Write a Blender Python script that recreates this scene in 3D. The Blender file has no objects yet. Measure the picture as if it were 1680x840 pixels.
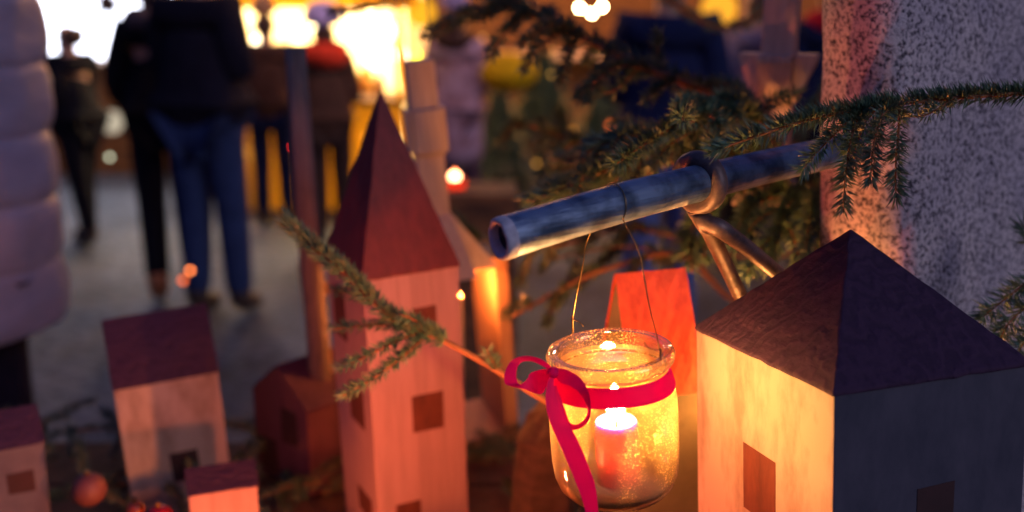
import bpy, bmesh, math, random
from mathutils import Vector, Matrix, Euler, noise
rad = math.radians
R = random.Random(7)
sc = bpy.context.scene
# ------------------------------------------------------------------ camera
CAMZ, FPX, PIT = 1.62, 1633.0, rad(15)
sP, cP = math.sin(PIT), math.cos(PIT)
cam = bpy.data.cameras.new("camera"); camo = bpy.data.objects.new("camera", cam)
sc.collection.objects.link(camo); sc.camera = camo
camo.location = (0, 0, CAMZ); camo.rotation_euler = (rad(90) - PIT, 0, 0)
cam.sensor_width = 36; cam.lens = 36 * FPX / 1680
cam.clip_start = .02; cam.clip_end = 500
cam.dof.use_dof = True; cam.dof.focus_distance = .73; cam.dof.aperture_fstop = 2.9
# ------------------------------------------------------------------ world, sun
W = bpy.data.worlds.new("World"); sc.world = W; W.use_nodes = True
nt = W.node_tree; bg = nt.nodes["Background"]
sky = nt.nodes.new("ShaderNodeTexSky"); sky.sky_type = 'NISHITA'; sky.sun_disc = False
sky.sun_elevation = rad(2); sky.sun_rotation = rad(200)
mx = nt.nodes.new("ShaderNodeMix"); mx.data_type = 'RGBA'; mx.blend_type = 'MULTIPLY'
mx.inputs[0].default_value = 1; mx.inputs[7].default_value = (.30, .46, 1.5, 1)
nt.links.new(sky.outputs[0], mx.inputs[6]); tcw = nt.nodes.new("ShaderNodeTexCoord"); sx = nt.nodes.new("ShaderNodeSeparateXYZ"); rw = nt.nodes.new("ShaderNodeValToRGB")
rw.color_ramp.elements[0].position = .02; rw.color_ramp.elements[0].color = (.16, .12, .15, 1)
rw.color_ramp.elements[1].position = .75; rw.color_ramp.elements[1].color = (1.0, 1.15, 1.3, 1)
mw = nt.nodes.new("ShaderNodeMix"); mw.data_type = 'RGBA'; mw.blend_type = 'MULTIPLY'; mw.inputs[0].default_value = 1
nt.links.new(tcw.outputs['Generated'], sx.inputs[0]); nt.links.new(sx.outputs[2], rw.inputs[0])
nt.links.new(mx.outputs[2], mw.inputs[6]); nt.links.new(rw.outputs[0], mw.inputs[7]); nt.links.new(mw.outputs[2], bg.inputs[0])
bg.inputs[1].default_value = .135
sl = bpy.data.lights.new("dusk_sun", 'SUN'); sl.energy = .66; sl.angle = rad(30); sl.color = (.90, .78, 1)
so = bpy.data.objects.new("dusk_sun", sl); sc.collection.objects.link(so); so.rotation_euler = (rad(64), 0, rad(50))
sc.view_settings.view_transform = 'Standard'; sc.view_settings.look = 'None'
sc.view_settings.exposure = .2; sc.view_settings.gamma = 1
sc.cycles.use_denoising = True; sc.cycles.sample_clamp_indirect = 4
sc.cycles.max_bounces = 8; sc.cycles.transparent_max_bounces = 16
sc.cycles.caustics_reflective = False; sc.cycles.caustics_refractive = False
# ------------------------------------------------------------------ helpers
def P(u, v, d):
    U = -(v - 420) / FPX * d
    return Vector(((u - 840) / FPX * d, d * cP + U * sP, CAMZ - d * sP + U * cP))
def tag(o, label=None, cat=None, group=None, kind=None):
    if label: o['label'] = label
    if cat: o['category'] = cat
    if group: o['group'] = group
    if kind: o['kind'] = kind
    return o
def empty(name, loc=(0, 0, 0), rot=(0, 0, 0)):
    o = bpy.data.objects.new(name, None); sc.collection.objects.link(o)
    o.location = loc; o.rotation_euler = rot; o.empty_display_size = .05
    return o
def link(name, me, mat, parent=None, smooth=False):
    o = bpy.data.objects.new(name, me); sc.collection.objects.link(o)
    if mat: me.materials.append(mat)
    if parent: o.parent = parent
    if smooth:
        for p in me.polygons: p.use_smooth = True
    return o
def mesh(name, V, F, mat, parent=None, smooth=False, bevel=0, fix=False):
    me = bpy.data.meshes.new(name)
    me.from_pydata([tuple(v) for v in V], [], F); me.update()
    if bevel or fix:
        bm = bmesh.new(); bm.from_mesh(me)
        bmesh.ops.recalc_face_normals(bm, faces=bm.faces)
        if bevel: bmesh.ops.bevel(bm, geom=list(bm.edges), offset=bevel, segments=2, affect='EDGES', profile=.6)
        bm.to_mesh(me); bm.free()
    return link(name, me, mat, parent, smooth)
class MB:
    def __init__(s): s.V = []; s.F = []
    def add(s, V, F):
        b = len(s.V); s.V += [Vector(v) for v in V]; s.F += [tuple(b + i for i in f) for f in F]
    def box(s, c, sz, M=None):
        x, y, z = [a / 2 for a in sz]; c = Vector(c)
        V = [Vector((i, j, k)) for i in (-x, x) for j in (-y, y) for k in (-z, z)]
        V = [(M @ v if M else v) + c for v in V]
        s.add(V, [(0, 1, 3, 2), (4, 6, 7, 5), (0, 4, 5, 1), (2, 3, 7, 6), (0, 2, 6, 4), (1, 5, 7, 3)])
    def tube(s, pts, rs, n=8, cap=True, sy=1.0):
        pts = [Vector(p) for p in pts]; m = len(pts)
        if not hasattr(rs, '__len__'): rs = [rs] * m
        t0 = (pts[1] - pts[0]).normalized()
        up = Vector((0, 0, 1)) if abs(t0.z) < .9 else Vector((1, 0, 0))
        a = t0.cross(up).normalized(); V = []
        for i in range(m):
            t = (pts[min(i + 1, m - 1)] - pts[max(i - 1, 0)]).normalized()
            a = (a - t * a.dot(t)).normalized(); b = t.cross(a)
            for k in range(n):
                an = 2 * math.pi * k / n
                V.append(pts[i] + (a * math.cos(an) + b * math.sin(an) * sy) * rs[i])
        F = [(i * n + k, i * n + (k + 1) % n, (i + 1) * n + (k + 1) % n, (i + 1) * n + k) for i in range(m - 1) for k in range(n)]
        if cap: F += [tuple(range(n))[::-1], tuple((m - 1) * n + k for k in range(n))]
        s.add(V, F)
    def ball(s, c, r, sz=1.0, n=12, m=8):
        c = Vector(c); V = [c + Vector((0, 0, r * sz))]
        for i in range(1, m):
            th = math.pi * i / m
            for k in range(n):
                an = 2 * math.pi * k / n
                V.append(c + Vector((r * math.sin(th) * math.cos(an), r * math.sin(th) * math.sin(an), r * sz * math.cos(th))))
        V.append(c - Vector((0, 0, r * sz))); e = len(V) - 1
        F = [(0, 1 + k, 1 + (k + 1) % n) for k in range(n)]
        for i in range(m - 2):
            for k in range(n):
                F.append((1 + i * n + k, 1 + (i + 1) * n + k, 1 + (i + 1) * n + (k + 1) % n, 1 + i * n + (k + 1) % n))
        F += [(e, 1 + (m - 2) * n + (k + 1) % n, 1 + (m - 2) * n + k) for k in range(n)]
        s.add(V, F)
    def build(s, name, mat, parent=None, smooth=False, bevel=0, fix=False):
        return mesh(name, s.V, s.F, mat, parent, smooth, bevel, fix)
def spline(pts, n=8):
    pts = [Vector(p) for p in pts]; out = []
    q = [pts[0] * 2 - pts[1]] + pts + [pts[-1] * 2 - pts[-2]]
    for i in range(1, len(q) - 2):
        a, b, c, d = q[i - 1:i + 3]
        for k in range(n):
            t = k / n
            out.append(.5 * ((2 * b) + (c - a) * t + (2 * a - 5 * b + 4 * c - d) * t * t + (3 * b - a - 3 * c + d) * t ** 3))
    out.append(pts[-1]); return out
def lathe(prof, n=48):
    V = []; F = []; m = len(prof)
    for r, z in prof:
        for k in range(n):
            a = 2 * math.pi * k / n; V.append(Vector((r * math.cos(a), r * math.sin(a), z)))
    for i in range(m - 1):
        for k in range(n): F.append((i * n + k, i * n + (k + 1) % n, (i + 1) * n + (k + 1) % n, (i + 1) * n + k))
    return V, F
# ------------------------------------------------------------------ materials
def mat(name, col=(.5, .5, .5), rough=.6, **kw):
    m = bpy.data.materials.new(name); m.use_nodes = True
    b = m.node_tree.nodes["Principled BSDF"]
    b.inputs['Base Color'].default_value = (*col, 1); b.inputs['Roughness'].default_value = rough
    for k, v in kw.items():
        if k in b.inputs: b.inputs[k].default_value = v
    return m
def N(m, t, **kw):
    n = m.node_tree.nodes.new(t)
    for k, v in kw.items(): setattr(n, k, v)
    return n
def L(m, a, b): m.node_tree.links.new(a, b)
def ramp(m, fac, stops):
    r = N(m, 'ShaderNodeValToRGB'); e = r.color_ramp.elements
    while len(e) < len(stops): e.new(.5)
    for i, (p, c) in enumerate(stops): e[i].position = p; e[i].color = (*c, 1) if len(c) == 3 else c
    L(m, fac, r.inputs[0]); return r.outputs[0]
def noisy(name, c1, c2, scale=20, rough=.7, stretch=(1, 1, 1), bump=.2, detail=6, lo=.35, hi=.65, dist=.002, metal=0, spec=.4, wave=None):
    m = mat(name, c1, rough, Metallic=metal); b = m.node_tree.nodes["Principled BSDF"]
    b.inputs['Specular IOR Level'].default_value = spec
    tc = N(m, 'ShaderNodeTexCoord'); mp = N(m, 'ShaderNodeMapping'); mp.inputs['Scale'].default_value = stretch
    L(m, tc.outputs['Object'], mp.inputs[0])
    n = N(m, 'ShaderNodeTexNoise'); n.inputs['Scale'].default_value = scale; n.inputs['Detail'].default_value = detail
    n.inputs['Roughness'].default_value = .65
    L(m, mp.outputs[0], n.inputs[0]); L(m, ramp(m, n.outputs[0], [(lo, c1), (hi, c2)]), b.inputs['Base Color'])
    h = n.outputs[0]
    if bump:
        bp = N(m, 'ShaderNodeBump'); bp.inputs['Strength'].default_value = bump; bp.inputs['Distance'].default_value = dist
        if wave:
            w = N(m, 'ShaderNodeTexWave'); w.inputs['Scale'].default_value = wave; w.inputs['Distortion'].default_value = 9
            w.inputs['Detail'].default_value = 2; w.inputs['Detail Scale'].default_value = 1.2; w.wave_type = 'RINGS'
            mp2 = N(m, 'ShaderNodeMapping'); mp2.inputs['Scale'].default_value = (1, 1, .35); mp2.inputs['Location'].default_value = (.02, .05, .01)
            L(m, tc.outputs['Object'], mp2.inputs[0]); L(m, mp2.outputs[0], w.inputs[0])
            a = N(m, 'ShaderNodeMath', operation='MULTIPLY_ADD'); a.inputs[1].default_value = .5
            L(m, w.outputs[1], a.inputs[0]); L(m, h, a.inputs[2]); h = a.outputs[0]
            a.inputs[1].default_value = .45
            L(m, ramp(m, h, [(lo + .1, c1), (hi + .3, c2)]), b.inputs['Base Color'])
        L(m, h, bp.inputs['Height']); L(m, bp.outputs[0], b.inputs['Normal'])
    return m
def emit(name, col, s):
    m = bpy.data.materials.new(name); m.use_nodes = True; t = m.node_tree; t.nodes.clear()
    o = t.nodes.new('ShaderNodeOutputMaterial'); e = t.nodes.new('ShaderNodeEmission')
    e.inputs[0].default_value = (*col, 1); e.inputs[1].default_value = s; t.links.new(e.outputs[0], o.inputs[0]); return m
M_white = noisy("white_paint", (.29, .165, .16), (.38, .22, .215), 14, .75, (9, 9, .6), .35, dist=.001, lo=.3, hi=.6)
M_whiteB = noisy("worn_white_paint", (.22, .165, .13), (.38, .31, .26), 10, .7, (2.5, 2.5, 1), .3, dist=.0012, lo=.36, hi=.56)
M_purple = noisy("purple_roof_paint", (.032, .016, .038), (.047, .023, .051), 60, .8, (1, 1, 3), .9, dist=.0012, spec=.2, wave=60)
M_maroon = noisy("maroon_roof_paint", (.10, .018, .022), (.15, .026, .03), 30, .7, (4, 4, 1), .35, dist=.001)
M_red = noisy("red_roof_paint", (.46, .045, .014), (.66, .09, .026), 22, .6, (7, 7, .8), .4, dist=.001)
M_brownwall = noisy("brown_stained_wood", (.08, .034, .048), (.13, .052, .07), 18, .7, (9, 9, 1), .3, dist=.001)
M_pinewood = noisy("raw_spruce_wood", (.62, .46, .36), (.78, .62, .50), 14, .65, (14, 14, 1), .25, dist=.0008)
M_winRed = noisy("red_brown_window_paint", (.075, .018, .010), (.13, .034, .018), 20, .8, (3, 3, 1), .2)
M_winDark = noisy("dark_window_paint", (.03, .014, .014), (.05, .02, .02), 20, .8, bump=.1)
M_lantwood = noisy("smoked_spruce_wood", (.34, .20, .12), (.46, .28, .17), 14, .65, (14, 14, 1), .25, dist=.0008)
M_bark = noisy("bark", (.045, .024, .016), (.10, .05, .032), 25, .9, (1, 1, 3), .9, dist=.004)
M_stem = noisy("spruce_stem", (.20, .085, .035), (.30, .13, .05), 60, .7, bump=.4, dist=.001)
def needle_mat(name, a, b_):
    m = noisy(name, a, b_, 90, .42, bump=0, spec=.45); return m
M_ndl = needle_mat("spruce_needles", (.045, .12, .095), (.13, .20, .10))
M_ndl2 = needle_mat("spruce_needles_dark", (.035, .080, .058), (.08, .125, .065))
M_wire = mat("wire", (.25, .17, .07), .35, Metallic=.9)
M_string = mat("twine", (.35, .28, .2), .8)
# granite
def granite():
    m = mat("granite", (.4, .36, .37), .72); b = m.node_tree.nodes["Principled BSDF"]
    tc = N(m, 'ShaderNodeTexCoord')
    n1 = N(m, 'ShaderNodeTexNoise'); n1.inputs['Scale'].default_value = 225; n1.inputs['Detail'].default_value = 6; n1.inputs['Roughness'].default_value = .72
    n2 = N(m, 'ShaderNodeTexNoise'); n2.inputs['Scale'].default_value = 14; n2.inputs['Detail'].default_value = 3
    v = N(m, 'ShaderNodeTexVoronoi'); v.inputs['Scale'].default_value = 330
    for n in (n1, n2, v): L(m, tc.outputs['Object'], n.inputs['Vector'])
    c = ramp(m, n1.outputs[0], [(.37, (.03, .03, .045)), (.44, (.22, .21, .24)), (.485, (.74, .71, .73)), (.54, (.98, .96, .95))])
    mixn = N(m, 'ShaderNodeMix', data_type='RGBA', blend_type='MULTIPLY'); mixn.inputs[0].default_value = 1
    L(m, c, mixn.inputs[6]); L(m, ramp(m, n2.outputs[0], [(.3, (.72, .68, .74)), (.7, (1, .93, .90))]), mixn.inputs[7])
    L(m, mixn.outputs[2], b.inputs['Base Color'])
    L(m, ramp(m, v.outputs['Color'], [(.05, (.15, .15, .15)), (.12, (.8, .8, .8))]), b.inputs['Roughness'])
    bp = N(m, 'ShaderNodeBump'); bp.inputs['Strength'].default_value = 1; bp.inputs['Distance'].default_value = .007
    L(m, n1.outputs[0], bp.inputs['Height']); L(m, bp.outputs[0], b.inputs['Normal'])
    return m
M_granite = granite()
# forged iron
def iron():
    m = mat("weathered_iron", (.12, .13, .16), .5, Metallic=.6); b = m.node_tree.nodes["Principled BSDF"]
    tc = N(m, 'ShaderNodeTexCoord'); mp = N(m, 'ShaderNodeMapping'); mp.inputs['Scale'].default_value = (.07, 1, 1)
    m0 = N(m, 'ShaderNodeMapping'); m0.inputs['Rotation'].default_value = (0, 0, rad(-40)); L(m, tc.outputs['Object'], m0.inputs[0]); L(m, m0.outputs[0], mp.inputs[0])
    n = N(m, 'ShaderNodeTexNoise'); n.inputs['Scale'].default_value = 420; n.inputs['Detail'].default_value = 6; L(m, mp.outputs[0], n.inputs[0])
    n2 = N(m, 'ShaderNodeTexNoise'); n2.inputs['Scale'].default_value = 45; n2.inputs['Detail'].default_value = 5; L(m, tc.outputs['Object'], n2.inputs[0])
    L(m, ramp(m, n2.outputs[0], [(.38, (.045, .075, .12)), (.60, (.17, .25, .36))]), b.inputs['Base Color'])
    L(m, ramp(m, n.outputs[0], [(.3, (.38, .38, .38)), (.7, (.62, .62, .62))]), b.inputs['Roughness'])
    bp = N(m, 'ShaderNodeBump'); bp.inputs['Strength'].default_value = .9; bp.inputs['Distance'].default_value = .0009
    L(m, n.outputs[0], bp.inputs['Height']); L(m, bp.outputs[0], b.inputs['Normal']); return m
M_iron = iron()
M_rust = noisy("rusty_forged_iron", (.07, .055, .06), (.17, .12, .11), 60, .5, bump=.7, dist=.0012, metal=.45)
M_lime = noisy("limescale", (.30, .31, .36), (.50, .50, .55), 120, .8, bump=.6, dist=.001)
M_ribbon = mat("pink_satin_ribbon", (1, .014, .29), .5, **{'Specular IOR Level': .2}); _b = M_ribbon.node_tree.nodes["Principled BSDF"]
_b.inputs['Sheen Weight'].default_value = .0
def two_sided(m, col, f):
    t = m.node_tree; b = t.nodes["Principled BSDF"]; o = t.nodes["Material Output"]
    tr = N(m, 'ShaderNodeBsdfTranslucent'); tr.inputs[0].default_value = (*col, 1)
    mx_ = N(m, 'ShaderNodeMixShader'); mx_.inputs[0].default_value = f
    L(m, b.outputs[0], mx_.inputs[1]); L(m, tr.outputs[0], mx_.inputs[2]); L(m, mx_.outputs[0], o.inputs[0])
two_sided(M_ribbon, (1, .015, .34), .6)
M_wax = mat("pink_wax", (.95, .045, .25), .45)
_b = M_wax.node_tree.nodes["Principled BSDF"]
_b.inputs['Subsurface Weight'].default_value = .8; _b.inputs['Subsurface Radius'].default_value = (.025, .007, .012); _b.inputs['Subsurface Scale'].default_value = 1
# thin glass: transparent + fresnel gloss + a film of condensation and glitter
def glass(name, film, tint, rim=False):
    m = bpy.data.materials.new(name); m.use_nodes = True; t = m.node_tree; t.nodes.clear()
    o = N(m, 'ShaderNodeOutputMaterial'); tr = N(m, 'ShaderNodeBsdfTransparent'); tr.inputs[0].default_value = (*tint, 1)
    gl = N(m, 'ShaderNodeBsdfGlossy'); gl.inputs['Roughness'].default_value = .06
    lw = N(m, 'ShaderNodeLayerWeight'); lw.inputs[0].default_value = .42 if rim else .30
    m1 = N(m, 'ShaderNodeMixShader'); L(m, lw.outputs[0 if not rim else 1], m1.inputs[0]); L(m, tr.outputs[0], m1.inputs[1]); L(m, gl.outputs[0], m1.inputs[2])
    tl = N(m, 'ShaderNodeBsdfTranslucent'); tl.inputs[0].default_value = (.95, .62, .25, 1)
    df = N(m, 'ShaderNodeBsdfDiffuse'); df.inputs[0].default_value = (.85, .55, .25, 1)
    m2 = N(m, 'ShaderNodeMixShader'); m2.inputs[0].default_value = .45; L(m, tl.outputs[0], m2.inputs[1]); L(m, df.outputs[0], m2.inputs[2])
    tc = N(m, 'ShaderNodeTexCoord')
    n1 = N(m, 'ShaderNodeTexNoise'); n1.inputs['Scale'].default_value = 820; n1.inputs['Detail'].default_value = 1
    n2 = N(m, 'ShaderNodeTexNoise'); n2.inputs['Scale'].default_value = 38; n2.inputs['Detail'].default_value = 5
    mp = N(m, 'ShaderNodeMapping'); mp.inputs['Scale'].default_value = (1, 1, .3); L(m, tc.outputs['Object'], mp.inputs[0])
    L(m, tc.outputs['Object'], n1.inputs[0]); L(m, mp.outputs[0], n2.inputs[0])
    speck = ramp(m, n1.outputs[0], [(.605, (0, 0, 0)), (.635, (1, 1, 1))])
    patch = ramp(m, n2.outputs[0], [(.44, (0.04, 0.04, 0.04)), (.68, (1, 1, 1))])
    a = N(m, 'ShaderNodeMath', operation='MULTIPLY'); L(m, speck, a.inputs[0]); L(m, patch, a.inputs[1])
    b_ = N(m, 'ShaderNodeMath', operation='MULTIPLY_ADD'); b_.inputs[1].default_value = film; L(m, patch, b_.inputs[0])
    a2 = N(m, 'ShaderNodeMath', operation='MULTIPLY'); a2.inputs[1].default_value = .7; L(m, a.outputs[0], a2.inputs[0]); L(m, a2.outputs[0], b_.inputs[2])
    b_.use_clamp = True
    c_ = N(m, 'ShaderNodeMath', operation='ADD'); c_.inputs[1].default_value = film * .25; L(m, b_.outputs[0], c_.inputs[0]); c_.use_clamp = True
    m3 = N(m, 'ShaderNodeMixShader'); L(m, c_.outputs[0], m3.inputs[0]); L(m, m1.outputs[0], m3.inputs[1]); L(m, m2.outputs[0], m3.inputs[2])
    rf = N(m, 'ShaderNodeBsdfRefraction'); rf.inputs['IOR'].default_value = 1.04; rf.inputs['Roughness'].default_value = .62; rf.inputs[0].default_value = (1, .9, .75, 1)
    m4 = N(m, 'ShaderNodeMixShader'); m4.inputs[0].default_value = .06 if rim else .28
    L(m, m3.outputs[0], m4.inputs[1]); L(m, rf.outputs[0], m4.inputs[2]); L(m, m4.outputs[0], o.inputs[0]); return m
M_glass = glass("candle_jar_glass", .07, (.97, .95, .90))
M_rim = glass("jar_rim_glass", .03, (.95, .90, .85), True)
M_redglass = mat("red_votive_glass", (.7, .03, .02), .2, **{'Transmission Weight': .0}); two_sided(M_redglass, (1, .12, .04), .6)
M_flame = emit("candle_flame", (1, .42, .11), 1350)
M_sand = noisy("glitter_sand", (.75, .45, .2), (1, .9, .65), 420, .5, bump=1, dist=.002)
# ------------------------------------------------------------------ the ground
def cobbles():
    m = mat("dusk_cobbles", (.1, .1, .11), .75); b = m.node_tree.nodes["Principled BSDF"]
    tc = N(m, 'ShaderNodeTexCoord'); v = N(m, 'ShaderNodeTexVoronoi'); v.feature = 'DISTANCE_TO_EDGE'; v.inputs['Scale'].default_value = 8
    n = N(m, 'ShaderNodeTexNoise'); n.inputs['Scale'].default_value = 1.3; n.inputs['Detail'].default_value = 6
    L(m, tc.outputs['Object'], v.inputs['Vector']); L(m, tc.outputs['Object'], n.inputs[0])
    x = N(m, 'ShaderNodeMix', data_type='RGBA', blend_type='MULTIPLY'); x.inputs[0].default_value = 1
    L(m, ramp(m, v.outputs[0], [(.0, (.35, .33, .33)), (.12, (1, 1, 1))]), x.inputs[6])
    L(m, ramp(m, n.outputs[0], [(.35, (.028, .038, .06)), (.65, (.085, .10, .14))]), x.inputs[7]); L(m, x.outputs[2], b.inputs['Base Color'])
    bp = N(m, 'ShaderNodeBump'); bp.inputs['Strength'].default_value = .6; bp.inputs['Distance'].default_value = .03
    L(m, v.outputs[0], bp.inputs['Height']); L(m, bp.outputs[0], b.inputs['Normal']); return m
g = mesh("ground", [(-150, -60, 0), (150, -60, 0), (150, 240, 0), (-150, 240, 0)], [(0, 1, 2, 3)], cobbles()); tag(g, kind='structure')
# ------------------------------------------------------------------ granite fountain: basin, pillar
SZ = .955
fo = empty("fountain_basin", (0, .8, 0))
tag(fo, "granite fountain trough covered with boards and spruce sprigs, carrying the little wooden village", "fountain")
b = MB(); b.box((0, .05, .44), (2.6, 1.15, .88)); b.build("basin", M_granite, fo, bevel=.02)
b = MB()
for i in range(8): b.box((0, -.44 + i * .139, .915), (2.5, .134, .07))
b.build("cover_board", M_bark, fo, bevel=.004)
# pillar, rough-hewn: rows of a rounded rectangle, near corner leaning
def pillar():
    rows = 90; n = 96; V = []; F = []
    for j in range(rows + 1):
        z = j / rows * 1.45
        t = (z - .42) / .35                        # z is above the basin top
        t = (z - .345) / .35; E_ = Vector((.366 - .058 * t, .842, 0)); Lc = Vector((.293 - .024 * t, .934, 0))
        a = Vector((.77, .64, 0)) * .34
        poly = [Lc, E_, E_ + a, Lc + a]
        pts = []
        for q in range(4):
            p0, p1, p2 = poly[q - 1], poly[q], poly[(q + 1) % 4]
            r = .045
            d0 = (p0 - p1).normalized(); d1 = (p2 - p1).normalized()
            for k in range(7):
                s_ = k / 6; pts.append((p1 + d0 * r) * (1 - s_) ** 2 + p1 * 2 * s_ * (1 - s_) + (p1 + d1 * r) * s_ ** 2)
            e0 = p1 + d1 * r; e1 = p2 - d1 * r
            m_ = n // 4 - 7
            for k in range(1, m_ + 1): pts.append(e0.lerp(e1, k / (m_ + 1)))
        cen = sum(pts, Vector()) / len(pts)
        for p in pts:
            nn = noise.noise(Vector((p.x * 14, p.y * 14, z * 9))) * .006 + noise.noise(Vector((p.x * 60, p.y * 60, z * 60))) * .0022
            d = (p - cen).normalized(); V.append(Vector((p.x, p.y, z)) + d * nn)
        n = len(pts)
    for j in range(rows):
        for k in range(n): F.append((j * n + k, j * n + (k + 1) % n, (j + 1) * n + (k + 1) % n, (j + 1) * n + k))
    F += [tuple(range(n))[::-1], tuple(rows * n + k for k in range(n))]
    return V, F
V, F = pillar(); o = mesh("stone_pillar", V, F, M_granite, None, True); o.location = (-.005, 0, SZ)
tag(o, "rough speckled pink grey granite pillar the iron spout comes out of", "pillar")
# ------------------------------------------------------------------ iron spout
sp = empty("fountain_spout", P(1400, 243, .905))
tag(sp, "weathered blue grey iron water pipe with open end, held by a forged ring", "water pipe")
O = sp.location.copy()
axis = [P(815, 394, .624), P(1000, 338, .675), P(1100, 312, .715), P(1250, 275, .795), P(1370, 249, .872), P(1450, 232, .935)]
path = spline(axis, 12)
def pipe_mesh():
    n = 40; V = []; ro = .0137; ri = .0096
    a = None; outer = []; inner = []
    t = (path[1] - path[0]).normalized()
    a = t.cross(Vector((0, 0, 1))).normalized(); bb = t.cross(a)
    for i, p in enumerate(path):
        t = (path[min(i + 1, len(path) - 1)] - path[max(i - 1, 0)]).normalized()
        a = (a - t * a.dot(t)).normalized(); bb = t.cross(a)
        for k in range(n):
            an = 2 * math.pi * k / n; d = a * math.cos(an) + bb * math.sin(an)
            fl = 1 + .05 * math.exp(-i / 1.5)
            w = 1 + .012 * noise.noise(Vector((i * .3, math.cos(an), math.sin(an))))
            q = p + d * ro * fl * w
            if i == 0: q = q + t * (-ro * d.x / t.x * .20 + .0022 * noise.noise(d * 3))
            outer.append(q)
        if i < 8:
            for k in range(n):
                an = 2 * math.pi * k / n; d = a * math.cos(an) + bb * math.sin(an)
                q = p + d * ri * (1 if i else 1.02)
                if i == 0: q = q + t * (-ri * d.x / t.x * .20)
                inner.append(q)
    V = outer + inner; m = len(path); F = []
    for i in range(m - 1):
        for k in range(n): F.append((i * n + k, (i + 1) * n + k, (i + 1) * n + (k + 1) % n, i * n + (k + 1) % n))
    B = m * n
    for i in range(7):
        for k in range(n): F.append((B + i * n + k, B + i * n + (k + 1) % n, B + (i + 1) * n + (k + 1) % n, B + (i + 1) * n + k))
    for k in range(n): F.append((k, (k + 1) % n, B + (k + 1) % n, B + k))
    F.append(tuple(B + 7 * n + k for k in range(n)))
    return [v - O for v in V], F
V, F = pipe_mesh(); o = mesh("pipe", V, F, M_iron, sp, True, fix=True)
o.data.materials.append(M_lime)
for p in o.data.polygons:
    if (p.center + O - path[0]).length < .0175 and min((o.data.vertices[i].co + O - path[0]).dot((path[3] - path[0]).normalized()) for i in p.vertices) < .004: p.material_index = 1
sub = o.modifiers.new("s", 'SUBSURF'); sub.levels = 1; sub.render_levels = 1
# limescale lip
b = MB(); t = (path[3] - path[0]).normalized()
# forged ring + struts grown as one skin
def skin(name, nodes, edges, mat_, parent, off=Vector(), subs=2, root=0):
    me = bpy.data.meshes.new(name); me.from_pydata([tuple(Vector(n[0])) for n in nodes], edges, []); me.update()
    o = bpy.data.objects.new(name, me); sc.collection.objects.link(o)
    md = o.modifiers.new("skin", 'SKIN'); md.use_smooth_shade = True
    ss = o.modifiers.new("sub", 'SUBSURF'); ss.levels = subs; ss.render_levels = subs
    for i, n in enumerate(nodes):
        r = n[1] if hasattr(n[1], '__len__') else (n[1], n[1])
        me.skin_vertices[0].data[i].radius = r; me.skin_vertices[0].data[i].use_root = (i == root)
    dg = bpy.context.evaluated_depsgraph_get(); me2 = bpy.data.meshes.new_from_object(o.evaluated_get(dg))
    bpy.data.objects.remove(o); bpy.data.meshes.remove(me); me2.name = name
    me2.transform(Matrix.Translation(-off))
    me2.materials.clear()
    return link(name, me2, mat_, parent, True)
rc = P(1146, 300, .742); ra = (P(1250, 275, .795) - P(1100, 312, .715)).normalized()
e1 = (Vector((0, 0, 1)) - ra * ra.z).normalized(); e2 = ra.cross(e1)
nodes = []; edges = []
for k in range(14):
    an = 2 * math.pi * k / 14
    nodes.append((rc + (e1 * math.cos(an) + e2 * math.sin(an)) * .0180, .0078)); edges.append((k, (k + 1) % 14))
fk = len(nodes)
nodes.append((rc - e1 * .0265 + Vector((.001, 0, 0)), .0085)); edges.append((7, fk))
fa, fb = P(1172, 385, .745), P(1182, 368, .728)
for start, pts in ((fk, [(P(1164, 378, .75), .0072), (P(1188, 430, .79), .0066), (P(1215, 486, .835), .0068), (P(1262, 580, .90), .0068)]),
                   (fk, [(P(1181, 374, .737), .0075), (P(1228, 408, .77), .0066), (P(1280, 452, .825), .0068), (P(1330, 500, .90), .0068)])):
    last = start
    for p in pts: nodes.append(p); edges.append((last, len(nodes) - 1)); last = len(nodes) - 1
skin("forged_ring", nodes, edges, M_rust, sp, O, 2, fk)
# ------------------------------------------------------------------ wooden houses
def house_T(T, yaw, pit, rol):
    cy, sy = math.cos(yaw), math.sin(yaw); cx, sx = math.cos(pit), math.sin(pit); cr, sr = math.cos(rol), math.sin(rol)
    Rz = Matrix(((cy, -sy, 0), (sy, cy, 0), (0, 0, 1))); Rx = Matrix(((1, 0, 0), (0, cx, -sx), (0, sx, cx))); Ry = Matrix(((cr, 0, sr), (0, 1, 0), (-sr, 0, cr)))
    return Matrix.Translation(T) @ (Rz @ Rx @ Ry).to_4x4()
def roughen(o, cuts, amp, sc_=40):
    bm = bmesh.new(); bm.from_mesh(o.data)
    es = [e for e in bm.edges if e.calc_length() > .012]
    bmesh.ops.subdivide_edges(bm, edges=es, cuts=cuts, use_grid_fill=True)
    for v in bm.verts:
        q = v.co * sc_; v.co += Vector((noise.noise(q), noise.noise(q + Vector((9, 0, 0))), noise.noise(q + Vector((0, 9, 0))))) * amp
    bm.to_mesh(o.data); bm.free()
def plate(c, sx, sz, face, th=.0014, w=.0):
    """window patch: c = (along, z) on 'front' (y-) or 'left' (x-) or 'right' face; wobbly quad"""
    return c, sx, sz, face, th
M_front = noisy("dark_blue_front", (.036, .040, .062), (.066, .066, .092), 16, .7, (2, 2, 1), .3, dist=.0012)  # darker blue tone, used only on the large house's front wall
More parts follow.
